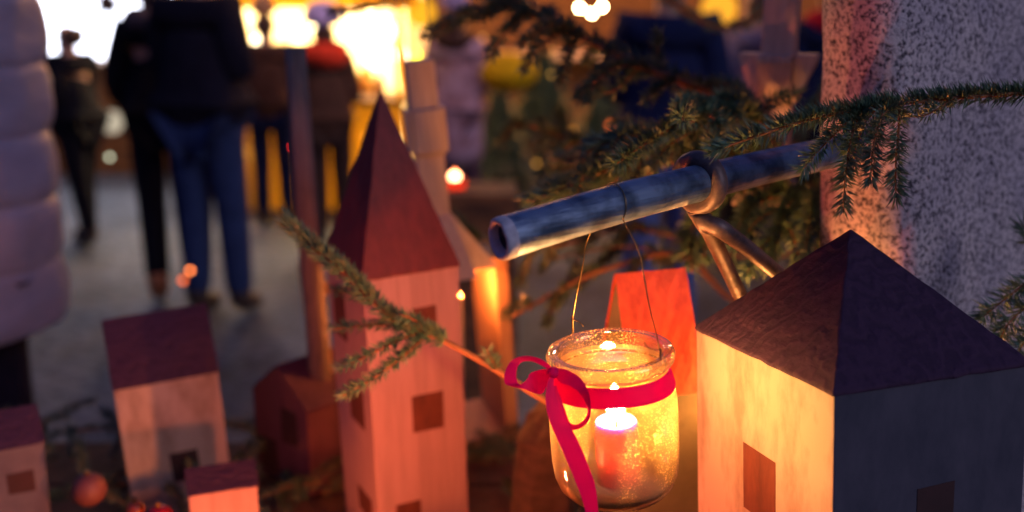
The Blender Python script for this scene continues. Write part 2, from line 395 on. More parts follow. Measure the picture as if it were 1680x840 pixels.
def make_house(name, fitp, Lw, wallm, roofm, hip, wins, label, cat="toy house", over=.0015, front=None, group="painted wooden houses of the toy village"):
    x, y, z, yaw, pi_, ro, w, d, h = fitp
    root = empty(name); root.matrix_world = house_T((x, y, z), yaw, pi_, ro) @ Matrix.Translation((0, 0, -Lw))
    tag(root, label, cat, group)
    b = MB()
    X, Y = w / 2, d / 2
    if hip:
        b.box((0, 0, Lw / 2), (w, d, Lw)); wl = b.build("wall", wallm, root, bevel=.0018)
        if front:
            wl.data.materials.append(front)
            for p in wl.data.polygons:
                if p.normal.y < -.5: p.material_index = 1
        V = [(-X - over, -Y - over, Lw + .0008), (X + over, -Y - over, Lw + .0008), (X + over, Y + over, Lw + .0008), (-X - over, Y + over, Lw + .0008), (0, 0, Lw + h),
             (-X - over, -Y - over, Lw - .002), (X + over, -Y - over, Lw - .002), (X + over, Y + over, Lw - .002), (-X - over, Y + over, Lw - .002)]
        F = [(0, 1, 4), (1, 2, 4), (2, 3, 4), (3, 0, 4), (5, 6, 1, 0), (6, 7, 2, 1), (7, 8, 3, 2), (8, 5, 0, 3), (8, 7, 6, 5)]
        rf = mesh("roof", V, F, roofm, root, bevel=.0013); roughen(rf, 14, .0009, 90)
    else:
        V = [(-X, -Y, 0), (X, -Y, 0), (X, Y, 0), (-X, Y, 0), (-X, -Y, Lw), (X, -Y, Lw), (X, Y, Lw), (-X, Y, Lw), (-X, 0, Lw + h), (X, 0, Lw + h)]
        F = [(0, 1, 5, 4), (2, 3, 7, 6), (3, 0, 4, 8, 7), (1, 2, 6, 9, 5), (3, 2, 1, 0), (4, 5, 9, 8), (6, 7, 8, 9)]
        mesh("wall", V, F, wallm, root, bevel=.0012)
        t = .0022; g_ = .0006
        V = []
        for xx in (-X - over, X + over):
            V += [(xx, -Y - t, Lw - .001), (xx, 0, Lw + h + t), (xx, Y + t, Lw - .001), (xx, -Y - g_ * 0 + .0005, Lw + g_), (xx, 0, Lw + h + g_), (xx, Y - .0005, Lw + g_)]
        F = [(0, 1, 7, 6), (1, 2, 8, 7), (3, 9, 10, 4), (4, 10, 11, 5), (0, 6, 9, 3), (2, 5, 11, 8), (0, 3, 4, 1), (1, 4, 5, 2), (6, 7, 10, 9), (7, 8, 11, 10)]
        roughen(mesh("roof", V, F, roofm, root, bevel=.0006), 8, .0008, 90)
    for (face, a, zz, sx, sz, mm) in wins:
        b = MB(); e = .0012; j = lambda: R.uniform(-.0010, .0010)
        def pt(s_, k_, o_):
            ss = a + s_ * sx / 2 + j(); z_ = Lw + zz + k_ * sz / 2 + j()
            if face == 'front': return Vector((ss, -Y - o_, z_))
            if face == 'left': return Vector((-X - o_, -ss, z_))
            return Vector((X + o_, ss, z_))
        q = [(-1, -1), (1, -1), (1, 1), (-1, 1)]
        base = [pt(*c, .0004) for c in q]
        nrm = {'front': Vector((0, 1, 0)), 'left': Vector((1, 0, 0)), 'right': Vector((-1, 0, 0))}[face]
        Vv = base + [p + nrm * .0012 for p in base]
        b.add(Vv, [(0, 1, 2, 3), (7, 6, 5, 4), (0, 4, 5, 1), (1, 5, 6, 2), (2, 6, 7, 3), (3, 7, 4, 0)])
        b.build("window", mm, root, fix=True)
    return root
BIG = (0.2552, 0.7124, 1.3604, 0.305, -0.0917, -0.0158, 0.1575, 0.1891, 0.0883)
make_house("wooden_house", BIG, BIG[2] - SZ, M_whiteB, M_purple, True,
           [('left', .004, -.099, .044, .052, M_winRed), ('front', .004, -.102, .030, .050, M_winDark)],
           "large white wooden block house with dark purple pyramid roof, right of the candle jar", front=M_front)
TW = (-0.1404, 1.109, 1.3204, 0.468, -0.0064, -0.0253, 0.1125, 0.1357, 0.1956)
make_house("wooden_tower", TW, TW[2] - SZ, M_white, M_maroon, True,
           [('front', .010, -.168, .038, .046, M_winRed), ('front', .012, -.055, .030, .026, M_winRed), ('left', .014, -.165, .052, .046, M_winRed), ('left', -.028, -.065, .045, .060, M_winRed), ('left', .02, -.29, .05, .03, M_winRed), ('front', -.02, -.29, .03, .03, M_winRed)],
           "tall slender wooden tower with steep pointed maroon roof", "toy tower")
LH = (-0.4559, 1.2186, 1.1417, 0.414, -0.0083, -0.0425, 0.1259, 0.0936, 0.0765)
make_house("wooden_house", LH, LH[2] - SZ, M_whiteB, M_purple, False, [('front', .008, -.121, .034, .040, M_winDark)],
           "leaning cream wooden house with dark purple roof, behind the tiny house at left")
TH = (-0.3213, 0.9989, 1.0969, 0.3507, -0.0005, 0.0081, 0.0718, 0.0512, 0.017)
make_house("wooden_house", TH, TH[2] - SZ, M_white, M_purple, False, [], "tiny white wooden house with low purple roof, smallest of the village, at the bottom edge")
EH = (-0.5982, 1.0543, 1.1201, 0.5971, 0.0009, 0.0339, 0.0948, 0.074, 0.0309)
make_house("wooden_house", EH, EH[2] - SZ, noisy("grey_paint", (.085, .08, .095), (.13, .12, .135), 20, .8), M_purple, False, [('front', .02, -.045, .028, .026, M_winDark)],
           "small grey wooden house with purple roof cut by the left edge")
RH = (0.1373, 0.9249, 1.2529, 0.1772, 0.0114, -0.0405, 0.0684, 0.1128, 0.1034)
make_house("wooden_house", RH, RH[2] - SZ, noisy("olive_cream_paint", (.10, .095, .045), (.16, .14, .07), 20, .8), M_red, False, [],
           "narrow wooden house with steep bright red roof, directly behind the candle jar")
BH = (-0.281, 1.3013, 1.0791, 0.8439, -0.009, 0.0138, 0.1113, 0.1233, 0.0482)
make_house("wooden_house", BH, BH[2] - SZ, M_brownwall, M_purple, False, [('left', .022, -.035, .036, .05, M_winDark), ('left', -.03, -.09, .036, .05, M_winDark)],
           "reddish brown wooden house with purple gable roof, left of the pointed tower")
SM = (-.006, .93, 1.045, .15, 0, 0, .085, .07, .022)
make_house("wooden_house", SM, SM[2] - SZ, M_brownwall, M_maroon, False, [], "low brown wooden house with maroon roof at the bottom edge between tower and jar")
# ------------------------------------------------------------------ candle jar
JT = P(1001, 571, .70)
jar = empty("candle_jar"); jar.matrix_world = Matrix.Translation(JT) @ Euler((0, rad(-4), 0)).to_matrix().to_4x4() @ Matrix.Diagonal((1.01, 1.01, 1.045, 1)) @ Matrix.Translation((0, 0, -.1065))
tag(jar, "clear glass jar with golden speckles, hanging by wire from the iron pipe", "candle jar")
prof = [(.0, .001), (.028, .0006), (.0365, .0030), (.0415, .0085), (.0442, .016), (.0454, .026), (.0458, .042), (.0457, .060), (.0450, .0725), (.0432, .0810), (.0400, .0875), (.0385, .0915), (.0385, .0955)]
V, F = lathe(prof); mesh("glass_body", V, F, M_glass, jar, True)
prof2 = [(.0385, .0955), (.0415, .0957), (.0442, .0985), (.0450, .1025), (.0437, .1058), (.0418, .1066), (.0412, .1050), (.0396, .1045), (.0384, .1060), (.0366, .1050), (.0362, .1010), (.0366, .0940), (.0376, .0905), (.0385, .0915)]
V, F = lathe(prof2); mesh("glass_rim", V, F, M_rim, jar, True)
V, F = lathe([(.001, .0030), (.025, .0028), (.034, .0046), (.0390, .0100), (.0372, .0112), (.028, .0092), (.015, .0100), (.001, .0096)])
mesh("glitter_sand", V, F, M_sand, jar, True)
cd = empty("pillar_candle"); cd.matrix_world = jar.matrix_world @ Matrix.Translation((.0016, -.002, .0096))
tag(cd, "short pink pillar candle burning inside the hanging glass jar", "candle")
cr, ch = .0152, .045
prof = [(.001, 0), (cr * .97, 0), (cr, .001), (cr, ch - .002), (cr * .95, ch), (cr * .85, ch - .0008), (cr * .55, ch - .004), (cr * .2, ch - .005), (.0008, ch - .0052)]
V, F = lathe(prof, 40); mesh("wax", V, F, M_wax, cd, True)
b = MB(); b.tube([(0, 0, ch - .006), (.0005, 0, ch + .001), (.0015, 0, ch + .0045)], .0007, 8); b.build("wick", mat("wick", (.02, .015, .01), .9), cd)
V, F = lathe([(.0003, ch + .0005), (.0030, ch + .002), (.0055, ch + .006), (.0066, ch + .011), (.0058, ch + .016), (.0036, ch + .022), (.0002, ch + .027)], 20)
mesh("flame", V, F, M_flame, cd, True)
def strip(name, A, B, mat_, parent, off, th=.0002, n=10):
    A = spline([P(*p) for p in A], n); B = spline([P(*p) for p in B], n)
    V = [p - off for pr in zip(A, B) for p in pr]
    F = [(2 * i, 2 * i + 1, 2 * i + 3, 2 * i + 2) for i in range(len(A) - 1)]
    o = mesh(name, V, F, mat_, parent, True)
    md = o.modifiers.new("t", 'SOLIDIFY'); md.thickness = th; md.offset = 0; o.modifiers.new("e", 'EDGE_SPLIT')
    return o
rb = empty("ribbon", P(908, 610, .665))
tag(rb, "bright pink satin ribbon tied in a bow round the neck of the candle jar", "ribbon")
RO = rb.location.copy()
n = 64; V = []; F = []
Mj = jar.matrix_world
for k in range(n):
    a = 2 * math.pi * k / n
    for zz, rr in ((.0805, .0440), (.0862, .0424), (.0932, .0400)):
        wob = .0006 * math.sin(a * 3)
        V.append(Mj @ Vector(((rr + .0004) * math.cos(a), (rr + .0004) * math.sin(a), zz + wob)) - RO)
for k in range(n):
    for q in range(2): F.append((k * 3 + q, ((k + 1) % n) * 3 + q, ((k + 1) % n) * 3 + q + 1, k * 3 + q + 1))
o = mesh("neck_band", V, F, M_ribbon, rb, True); md = o.modifiers.new("t", 'SOLIDIFY'); md.thickness = .0002; o.modifiers.new('e', 'EDGE_SPLIT')
z3 = lambda pts: [(820 + x / 3, 560 + y / 3, d) for x, y, d in pts]
strip("bow_loop", z3([(258, 128, .664), (200, 86, .662), (125, 72, .660), (62, 92, .657), (28, 145, .655), (24, 205, .657), (58, 222, .662), (115, 234, .666), (203, 260, .668), (240, 200, .667), (262, 168, .664)]),
      z3([(255, 158, .664), (222, 128, .664), (158, 98, .664), (104, 104, .664), (82, 145, .662), (86, 196, .662), (106, 212, .664), (135, 185, .668), (150, 158, .671), (205, 138, .669), (250, 140, .665)]), M_ribbon, rb, RO)
strip("bow_loop", z3([(268, 130, .662), (330, 140, .656), (400, 185, .650), (438, 255, .646), (448, 330, .646), (436, 392, .648), (385, 432, .652), (330, 425, .656), (290, 350, .660), (262, 220, .663)]),
      z3([(268, 165, .662), (300, 205, .657), (350, 222, .652), (398, 262, .650), (430, 325, .652), (424, 372, .655), (385, 408, .658), (345, 400, .660), (318, 330, .662), (278, 215, .664)]), M_ribbon, rb, RO)
strip("ribbon_tail", z3([(252, 160, .661), (232, 215, .657), (226, 300, .653), (248, 400, .650), (308, 540, .648), (368, 680, .647), (412, 800, .648), (424, 880, .650), (425, 960, .652)]),
      z3([(272, 165, .661), (266, 215, .659), (282, 290, .656), (325, 385, .653), (380, 480, .650), (432, 600, .648), (472, 720, .648), (486, 860, .650), (488, 960, .652)]), M_ribbon, rb, RO)
b = MB(); b.ball(P(908, 611, .6615) - RO, .0042, .9); b.build("knot", M_ribbon, rb, True)
# hanging wire
wr = empty("hanging_wire", P(1008, 306, .68)); WO = wr.location.copy()
tag(wr, "thin twisted wire looped over the iron pipe and holding the candle jar", "wire")
pc = path[12]; ax = (path[14] - path[10]).normalized(); f1 = (Vector((0, 0, 1)) - ax * ax.z).normalized(); f2 = ax.cross(f1)
loop = []
for k in range(9):
    an = rad(-120 + k * 27); loop.append(pc + ax * (.006 + k * .0012 - .006) + (f1 * math.cos(an) - f2 * math.sin(an)) * .0146)
if loop[0].y < loop[-1].y: loop = loop[::-1]
back = spline([loop[0], P(963, 395, .712), P(957, 430, .716), P(947, 480, .724), P(940, 520, .733), P(939, 548, .735)], 6)
front = spline([loop[-1], P(1047, 410, .664), P(1056, 450, .663), P(1066, 505, .664), P(1077, 548, .667), P(1084, 585, .668)], 6)
b = MB(); b.tube([p - WO for p in back], .00042, 6); b.tube([p - WO for p in spline(loop, 4)], .00042, 6); b.tube([p - WO for p in front], .00042, 6)
def twist(p0, p1, r, turns):
    for ph in (0, math.pi):
        pts = []
        for i in range(turns * 8):
            t_ = i / (turns * 8 - 1); an = ph + t_ * turns * 2 * math.pi
            pts.append(p0.lerp(p1, t_) + Vector((math.cos(an), math.sin(an), 0)) * r - WO)
        b.tube(pts, .00038, 5)
twist(P(1084, 572, .668), P(1083, 592, .668), .0006, 4); twist(P(939, 518, .735), P(940, 548, .735), .0006, 4)
b.tube([p - WO for p in spline([P(1083, 574, .667), P(1068, 573, .666), P(1060, 567, .667), P(1057, 561, .668)], 5)], .00038, 5)
b.tube([p - WO for p in spline([P(940, 524, .733), P(950, 528, .73), P(957, 535, .728)], 5)], .00038, 5)
ring = [Mj @ Vector((.0392 * math.cos(a_), .0392 * math.sin(a_), .0946)) - WO for a_ in [2 * math.pi * k / 48 for k in range(49)]]
b.tube(ring, .0004, 6); b.build("wire_strand", M_wire, wr, True)
# ------------------------------------------------------------------ spruce
def needle(mb, p, d, ln, r):
    u_ = d.orthogonal().normalized(); w_ = d.cross(u_); a = R.uniform(0, 6.28)
    m_ = p + d * ln * .35; V = [p]
    for k in range(3):
        an = a + k * 2.094; V.append(m_ + (u_ * math.cos(an) + w_ * math.sin(an)) * r)
    V.append(p + d * ln + Vector((0, 0, R.uniform(-.05, .15) * ln)))
    mb.add(V, [(0, 2, 1), (0, 3, 2), (0, 1, 3), (4, 1, 2), (4, 2, 3), (4, 3, 1)])
def twig(nm, sm, pts, ln=.012, dens=2300, r0=.0016, under=.45, start=0.0, nr=.00075, fwd=.65):
    """pts: world points base -> tip"""
    path = spline(pts, 8); L_ = [0]
    for i in range(1, len(path)): L_.append(L_[-1] + (path[i] - path[i - 1]).length)
    T_ = L_[-1]
    sm.tube(path, [r0 * (1 - .65 * l / T_) for l in L_], 6)
    cnt = int(T_ * dens * 1.8)
    for _ in range(cnt):
        l = R.uniform(start * T_, T_); i = 1
        if noise.noise(Vector((l * 90, T_ * 50, path[0].x * 30))) < -.28 and R.random() < .6: continue
        while i < len(L_) - 1 and L_[i] < l: i += 1
        f = (l - L_[i - 1]) / max(1e-6, L_[i] - L_[i - 1]); p = path[i - 1].lerp(path[i], f)
        t = (path[i] - path[i - 1]).normalized()
        side = t.cross(Vector((0, 0, 1)))
        if side.length < .2: side = t.cross(Vector((0, 1, 0)))
        side.normalize(); up = side.cross(t).normalized()
        an = R.gauss(0, 1.15) if R.random() > under else R.uniform(-math.pi, math.pi)
        rd = up * math.cos(an) + side * math.sin(an)
        tip = 1 - max(0, (l / T_ - .93)) / .07
        fw = fwd + (1 - tip) * 1.2
        d = (rd + t * fw + Vector((R.uniform(-.2, .2), R.uniform(-.2, .2), R.uniform(-.2, .2)))).normalized()
        needle(nm, p + rd * r0 * .6, d, ln * R.uniform(.6, 1.2), nr)
def branch(name, label, group, twigs, mn=None, parent=None, o0=None, **kw):
    nm, sm = MB(), MB(); o_ = o0 or twigs[0][0][0]
    for tw in twigs:
        k = dict(kw); k.update(tw[1]); twig(nm, sm, tw[0], **k)
    if parent is None:
        root = empty(name, o_); tag(root, label, "spruce branch", group)
    else: root = parent
    for m_ in (nm, sm): m_.V = [v - o_ for v in m_.V]
    if parent is None:
        sm.build("stem", M_stem, root, True); nm.build("needles", mn or M_ndl, root)
    else:
        s_ = sm.build("branch", M_stem, root, True); c = nm.build("needles", mn or M_ndl, s_)
    return root
# foreground twig over the pillar
TW_ = [([P(1760, 150, .78), P(1600, 158, .76), P(1500, 168, .745), P(1420, 178, .725), P(1330, 196, .70), P(1250, 220, .685), P(1170, 248, .675)], dict(ln=.0125, dens=3600, r0=.0020, under=.22, fwd=.75)),
       ([P(1420, 178, .725), P(1395, 195, .715), P(1350, 240, .705), P(1318, 276, .70)], {}),
       ([P(1415, 180, .725), P(1398, 220, .71), P(1388, 280, .70), P(1383, 345, .70)], {}),
       ([P(1462, 172, .735), P(1445, 195, .715), P(1432, 245, .70), P(1428, 298, .695)], {}),
       ([P(1475, 172, .74), P(1475, 205, .725), P(1470, 265, .715), P(1470, 325, .715)], {}),
       ([P(1440, 176, .73), P(1420, 200, .735), P(1405, 240, .74), P(1400, 275, .745)], {}),
       ([P(1560, 163, .755), P(1540, 178, .74), P(1515, 190, .735), P(1492, 192, .73)], dict(dens=900))]
branch("spruce_branch", "sharp dark green spruce branch with hanging sprigs across the granite pillar, above the iron pipe", None, TW_, ln=.0115, dens=2700, r0=.0012, under=.6)
branch("spruce_branch", "spruce sprig poking in at the right edge beside the big house roof", None,
       [([P(1760, 400, .86), P(1700, 450, .84), P(1650, 490, .83), P(1612, 520, .82)], {}), ([P(1740, 470, .85), P(1690, 500, .83), P(1655, 530, .82), P(1640, 560, .81)], {}),
        ([P(1750, 430, .86), P(1700, 400, .87), P(1680, 370, .88)], {}), ([P(1760, 500, .84), P(1700, 540, .83), P(1672, 575, .82)], {})], ln=.016, dens=1900, r0=.0016, under=.8)
# middle sprig in front of the tower
branch("spruce_branch", "long spruce sprig with orange brown stem reaching up in front of the tower", None,
       [([P(1130, 800, 1.06), P(1000, 712, .98), P(900, 660, .93), P(800, 598, .93), P(700, 545, .93), P(640, 520, .93), P(570, 452, .93), P(510, 402, .93), P(465, 360, .93)], dict(start=.64, r0=.0056, dens=2300, ln=.011, under=.3)),
        ([P(700, 550, .93), P(660, 585, .915), P(610, 622, .905), P(562, 650, .90)], dict(dens=3000)),
        ([P(690, 545, .93), P(650, 560, .92), P(600, 585, .91), P(558, 604, .91)], dict(dens=2400)),
        ([P(700, 548, .93), P(650, 535, .95), P(600, 534, .96), P(545, 540, .97)], dict(dens=1500)),
        ([P(640, 518, .93), P(600, 490, .95), P(550, 476, .96)], dict(dens=1400)),
        ([P(700, 545, .93), P(680, 525, .92), P(655, 515, .91)], dict(dens=1800)),
        ([P(815, 606, .93), P(808, 592, .925), P(798, 574, .92)], dict(dens=3500, ln=.010))], ln=.0105, dens=2400, r0=.0016, under=.6)
# spruce tree behind the pillar
tree = empty("spruce_tree", (.62, 1.45, 0)); tag(tree, "spruce tree behind the pillar, its branches spreading left above and below the pipe", "tree")
TO = tree.location.copy()
b = MB(); b.tube([(0, 0, 0), (.01, 0, .8), (0, .01, 1.6), (.01, 0, 2.6)], [.055, .048, .038, .02], 12); b.build("trunk", M_bark, tree, True)
tb = lambda z: TO + Vector((0, 0, z))
BR = [
 ([([tb(1.95), P(1330, 190, 1.30), P(1200, 160, 1.15), P(1110, 132, 1.08), P(1010, 88, 1.10), P(930, 48, 1.12), P(860, 12, 1.15), P(780, -15, 1.2)], dict(r0=.0085, dens=700, ln=.015, start=.3)),
   ([P(894, 30, 1.13), P(820, 12, 1.15), P(750, 32, 1.17), P(698, 58, 1.2)], dict(r0=.003)),
   ([P(870, 18, 1.14), P(847, 35, 1.12), P(820, 65, 1.1), P(806, 92, 1.1)], {}), ([P(935, 48, 1.12), P(905, 60, 1.1), P(880, 85, 1.1), P(861, 114, 1.1)], {}),
   ([P(950, 56, 1.12), P(935, 75, 1.1), P(928, 105, 1.1), P(922, 135, 1.1)], {}), ([P(1000, 82, 1.1), P(988, 105, 1.08), P(975, 135, 1.08), P(965, 165, 1.08)], {}),
   ([P(1080, 125, 1.08), P(1078, 105, 1.1), P(1079, 80, 1.1), P(1078, 58, 1.1)], dict(dens=2800)), ([P(1050, 108, 1.09), P(1030, 130, 1.08), P(1005, 150, 1.08), P(985, 152, 1.08)], {}),
   ([P(1110, 132, 1.07), P(1080, 148, 1.06), P(1060, 165, 1.05)], {}), ([P(830, 2, 1.16), P(790, 30, 1.15), P(760, 20, 1.15)], {})]),
 ([([tb(1.75), P(1300, 220, 1.25), P(1220, 190, 1.0), P(1160, 190, .92), P(1132, 200, .86)], dict(r0=.004)),
   ([P(1160, 190, .93), P(1110, 205, .88), P(1060, 235, .85), P(1012, 268, .82)], dict(dens=3000)), ([P(1200, 185, .98), P(1150, 175, .93), P(1122, 178, .86), P(1120, 196, .80)], dict(dens=3600)),
   ([P(1215, 190, 1.0), P(1190, 200, .93), P(1170, 225, .88), P(1178, 240, .84)], dict(dens=3000)), ([P(1240, 190, 1.02), P(1210, 168, .97), P(1180, 160, .95)], {}),
   ([P(1180, 190, .96), P(1135, 215, .93), P(1090, 245, .92), P(1075, 270, .92)], dict(dens=2600)), ([P(1250, 200, 1.04), P(1260, 170, 1.02), P(1310, 155, 1.02)], {}), ([P(1250, 200, 1.04), P(1200, 140, 1.1), P(1120, 150, 1.14)], {})]),
 ([([tb(1.60), P(1300, 290, 1.22), P(1180, 235, 1.08), P(1090, 252, 1.0), P(980, 285, .97), P(865, 332, .96)], dict(r0=.0042, dens=2600, ln=.016, start=.35)),
   ([P(1150, 240, 1.05), P(1060, 262, 1.0), P(985, 262, 1.02), P(905, 262, 1.05)], {}), ([P(1090, 252, 1.0), P(1050, 300, 1.02), P(1020, 340, 1.04)], {}), ([P(1040, 268, .98), P(990, 310, .99), P(940, 330, 1.0)], {})]),
 ([([tb(1.80), P(1280, 260, 1.4), P(1120, 262, 1.36), P(1000, 246, 1.34), P(880, 210, 1.34), P(846, 205, 1.34)], dict(r0=.005)), ([P(1010, 248, 1.34), P(950, 275, 1.3), P(900, 280, 1.3)], {}), ([P(1100, 262, 1.36), P(1060, 210, 1.3), P(1010, 200, 1.3)], {})]),
 ([([tb(1.52), P(1340, 330, 1.2), P(1310, 320, 1.05), P(1290, 350, 1.0), P(1262, 440, .98)], dict(r0=.0036, dens=2600)), ([P(1340, 330, 1.2), P(1335, 330, 1.0), P(1325, 380, .95), P(1320, 440, .93)], dict(dens=2800)),
   ([P(1310, 320, 1.05), P(1245, 330, 1.02), P(1215, 365, 1.0), P(1200, 410, 1.0)], {}), ([P(1300, 320, 1.05), P(1260, 300, 1.03), P(1230, 330, 1.02), P(1225, 370, 1.0)], {}), ([P(1290, 345, 1.0), P(1270, 380, .99), P(1240, 420, .98), P(1225, 450, .98)], {}),
   ([P(1320, 340, 1.02), P(1335, 385, .97), P(1338, 440, .95), P(1330, 480, .94)], {})]),
 ([([tb(1.35), P(1280, 420, 1.5), P(1150, 398, 1.42), P(1030, 375, 1.4), P(920, 400, 1.4), P(800, 398, 1.4), P(745, 355, 1.42)], dict(r0=.005, dens=900)), ([P(1030, 375, 1.4), P(1000, 420, 1.35), P(950, 470, 1.3)], {}), ([P(1150, 398, 1.42), P(1100, 430, 1.35), P(1060, 420, 1.35)], {})]),
 ([([tb(1.30), P(1250, 500, 1.5), P(1120, 420, 1.35), P(1000, 440, 1.3), P(930, 470, 1.3), P(840, 520, 1.3)], dict(r0=.0065, dens=120)), ([P(1120, 420, 1.35), P(1020, 405, 1.33), P(900, 425, 1.35)], dict(dens=900))]),
 ([([tb(2.2), P(1250, 20, 1.7), P(1000, -60, 1.6), P(800, -40, 1.55), P(640, 5, 1.5), P(540, 22, 1.5)], dict(r0=.006, dens=1500))]),
]
def sprigs(main, l0, l1, step, seed, f0=.42, droop=.5):
    rr = random.Random(seed); p_ = spline(main, 8); out = []; acc = 0; sd = 1; tot = len(p_)
    for i in range(int(tot * f0), tot - 3):
        acc += (p_[i + 1] - p_[i]).length
        if acc < step: continue
        acc = 0; sd = -sd; t_ = (p_[i + 1] - p_[i]).normalized(); s_ = t_.cross(Vector((0, 0, 1))).normalized() * sd
        l = rr.uniform(l0, l1) * (1.1 - .6 * i / tot)
        d = (t_ * rr.uniform(.6, 1.1) + s_ * rr.uniform(.6, 1) + Vector((0, 0, rr.uniform(-.5, .15)))).normalized()
        out.append(([p_[i], p_[i] + d * l * .5 + Vector((0, 0, .004)), p_[i] + d * l - Vector((0, 0, l * droop * rr.uniform(.3, 1)))], {}))
    return out
for i, (l0, l1, st_) in {0: (.06, .11, .04), 1: (.04, .07, .022), 2: (.05, .09, .022), 3: (.06, .1, .04), 4: (.05, .09, .02), 5: (.06, .1, .035), 6: (.07, .11, .05)}.items():
    BR[i] += sprigs(BR[i][0][0], l0, l1, st_, i)
BR.append([([tb(1.45), P(1360, 300, 1.3), P(1290, 270, 1.15), P(1210, 300, 1.1), P(1150, 350, 1.08), P(1120, 420, 1.08)], dict(r0=.004))]); BR[-1] += sprigs(BR[-1][0][0], .05, .09, .02, 21)
BR.append([([tb(1.62), P(1350, 260, 1.3), P(1240, 235, 1.1), P(1120, 225, 1.02), P(1030, 225, .98), P(960, 250, .98)], dict(r0=.004))]); BR[-1] += sprigs(BR[-1][0][0], .05, .08, .02, 22)
for bi, tws in enumerate(BR): branch("branch", None, None, tws, M_ndl2 if bi in (0, 3, 5, 6) else M_ndl, tree, TO, ln=.014, dens=2100, r0=.0018, under=.6, nr=.0010)
# ------------------------------------------------------------------ wooden lantern and spires behind the tower
ln_ = empty("wooden_lantern", (-.143, 1.40, SZ), (0, rad(-4), rad(17)))
tag(ln_, "open wooden candle lantern glowing orange inside, standing behind the pointed tower", "lantern")
HL = .272; HW = .131; TK = .020; DP = .14
for s_ in (-1, 1):
    b = MB(); b.box((s_ * HW, 0, HL / 2), (TK, DP, HL)); b.build("side_board", M_lantwood, ln_, bevel=.001)
b = MB(); b.box((0, 0, HL + .010), (HW * 2 + TK, DP + .004, .018)); b.build("top_board", M_lantwood, ln_, bevel=.001)
b = MB(); b.box((0, 0, .008), (HW * 2 - TK, DP, .016)); b.build("bottom_board", M_lantwood, ln_, bevel=.001)
def flame_candle(name, loc, r, h, label, glassm=None, power=200, group=None, fc=(1, .17, .025)):
    root = empty(name, loc); tag(root, label, "candle", group)
    V, F = lathe([(.001, 0), (r, 0), (r, h - .002), (r * .9, h), (r * .2, h - .003), (.0005, h - .003)], 24)
    mesh("wax", V, F, glassm or M_wax, root, True)
    V, F = lathe([(.0003, h), (.0035, h + .004), (.0046, h + .009), (.003, h + .016), (.0002, h + .026)], 14)
    mesh("flame", V, F, emit("flame_light", fc, power), root, True)
    return root
flame_candle("pillar_candle", P(747, 484, 1.40) - Vector((0, 0, .19)), .011, .19, "tall slim candle burning inside the wooden lantern, half behind the tower", M_pinewood, 2600, fc=(1, .24, .04))
def spire(name, loc, rot, w, H, arm, foot, label, strings):
    """w half width of the post, H its height, arm = (z bottom, z shoulder, z top, reach), foot = (reach, height)"""
    root = empty(name, loc, rot); tag(root, label, "wooden ornament")
    b = MB(); b.box((0, 0, H / 2), (2 * w, 2 * w, H)); b.build("post", M_pinewood, root, bevel=.001)
    e = w + .0004; z0, z1, z2, ar = arm
    for q in range(4):
        M = Matrix.Rotation(q * math.pi / 2, 3, 'Z'); b = MB()
        V = [(e, -w, z0), (e + ar * .15, -w, z0), (e + ar, -w, z1), (e + ar, -w, z2), (e, -w, z2)]
        V2 = V + [(x, w, z) for x, y, z in V]
        F = [(0, 1, 2, 3, 4), (9, 8, 7, 6, 5)] + [(i, i + 5, (i + 1) % 5 + 5, (i + 1) % 5) for i in range(5)]
        b.add([M @ Vector(v) for v in V2], F); b.build("arm", M_pinewood, root, bevel=.001, fix=True)
        f, fh = foot; b = MB()
        V = [(e, -w * 2, 0), (e + f, -w * 2, 0), (e, -w, fh)]; V2 = V + [(x, -y, z) for x, y, z in V]
        b.add([M @ Vector(v) for v in V2], [(0, 1, 2), (5, 4, 3), (0, 3, 4, 1), (1, 4, 5, 2), (2, 5, 3, 0)]); b.build("foot", M_pinewood, root, bevel=.001, fix=True)
    if strings:
        for s_ in (-1, 1):
            b = MB(); b.tube([(s_ * w, 0, H - .005), (s_ * w * 1.5, 0, H + .4)], .0012, 6); b.build("string", M_string, root)
    return root
sp1 = P(722, 392, 1.37)
spire("wooden_spire", (sp1.x, sp1.y, SZ + .268 + .024), (0, rad(-5), rad(14)), .0185, .285, (.160, .166, .222, .007), (.055, .08), "raw wooden turret on strings, on top of the glowing lantern", True)
spire("wooden_spire", P(1262, 330, 1.18), (0, 0, rad(-22)), .0185, .40, (.118, .165, .172, .024), (.02, .04), "raw wooden turret with flared arms close to the granite pillar", True)
# ------------------------------------------------------------------ stage greenery, baubles, stump
nm, sm = MB(), MB()
for _ in range(230):
    x = R.uniform(-.95, .45); y = R.uniform(.86, 1.38); a = R.uniform(0, 6.28); l = R.uniform(.06, .12)
    z = SZ + .008 + R.uniform(0, .05); p = Vector((x, y, z)); d = Vector((math.cos(a), math.sin(a), R.uniform(.0, .35)))
    if -.22 < x < -.02 and .95 < y < 1.2: continue
    if x > 0 and y < 1.02: z -= .01
    twig(nm, sm, [p, p + d * l * .5 + Vector((0, 0, .004)), p + d * l + Vector((0, 0, -.006))], ln=.013, dens=1300, r0=.0014, under=.6, nr=.0007)
g1 = nm.build("spruce_ground_cover", M_ndl2); tag(g1, kind='stuff')
g2 = sm.build("twigs", M_stem, g1, True)
def bauble(loc, r, col, label, name="bauble", ro=.25):
    root = empty(name, loc); tag(root, label, "bauble", "small balls in the greenery")
    b = MB(); b.ball((0, 0, r), r, n=24, m=16); b.build("ball", mat("bauble_paint", col, ro), root, True)
    b = MB(); b.tube([(0, 0, 2 * r - .001), (0, 0, 2 * r + .004)], .003, 10); b.build("cap", M_wire, root)
bauble(P(147, 812, 1.12) - Vector((0, 0, .012)), .019, (.12, .04, .035), "dull pink ball in the greenery between the grey and the leaning house", ro=.6)
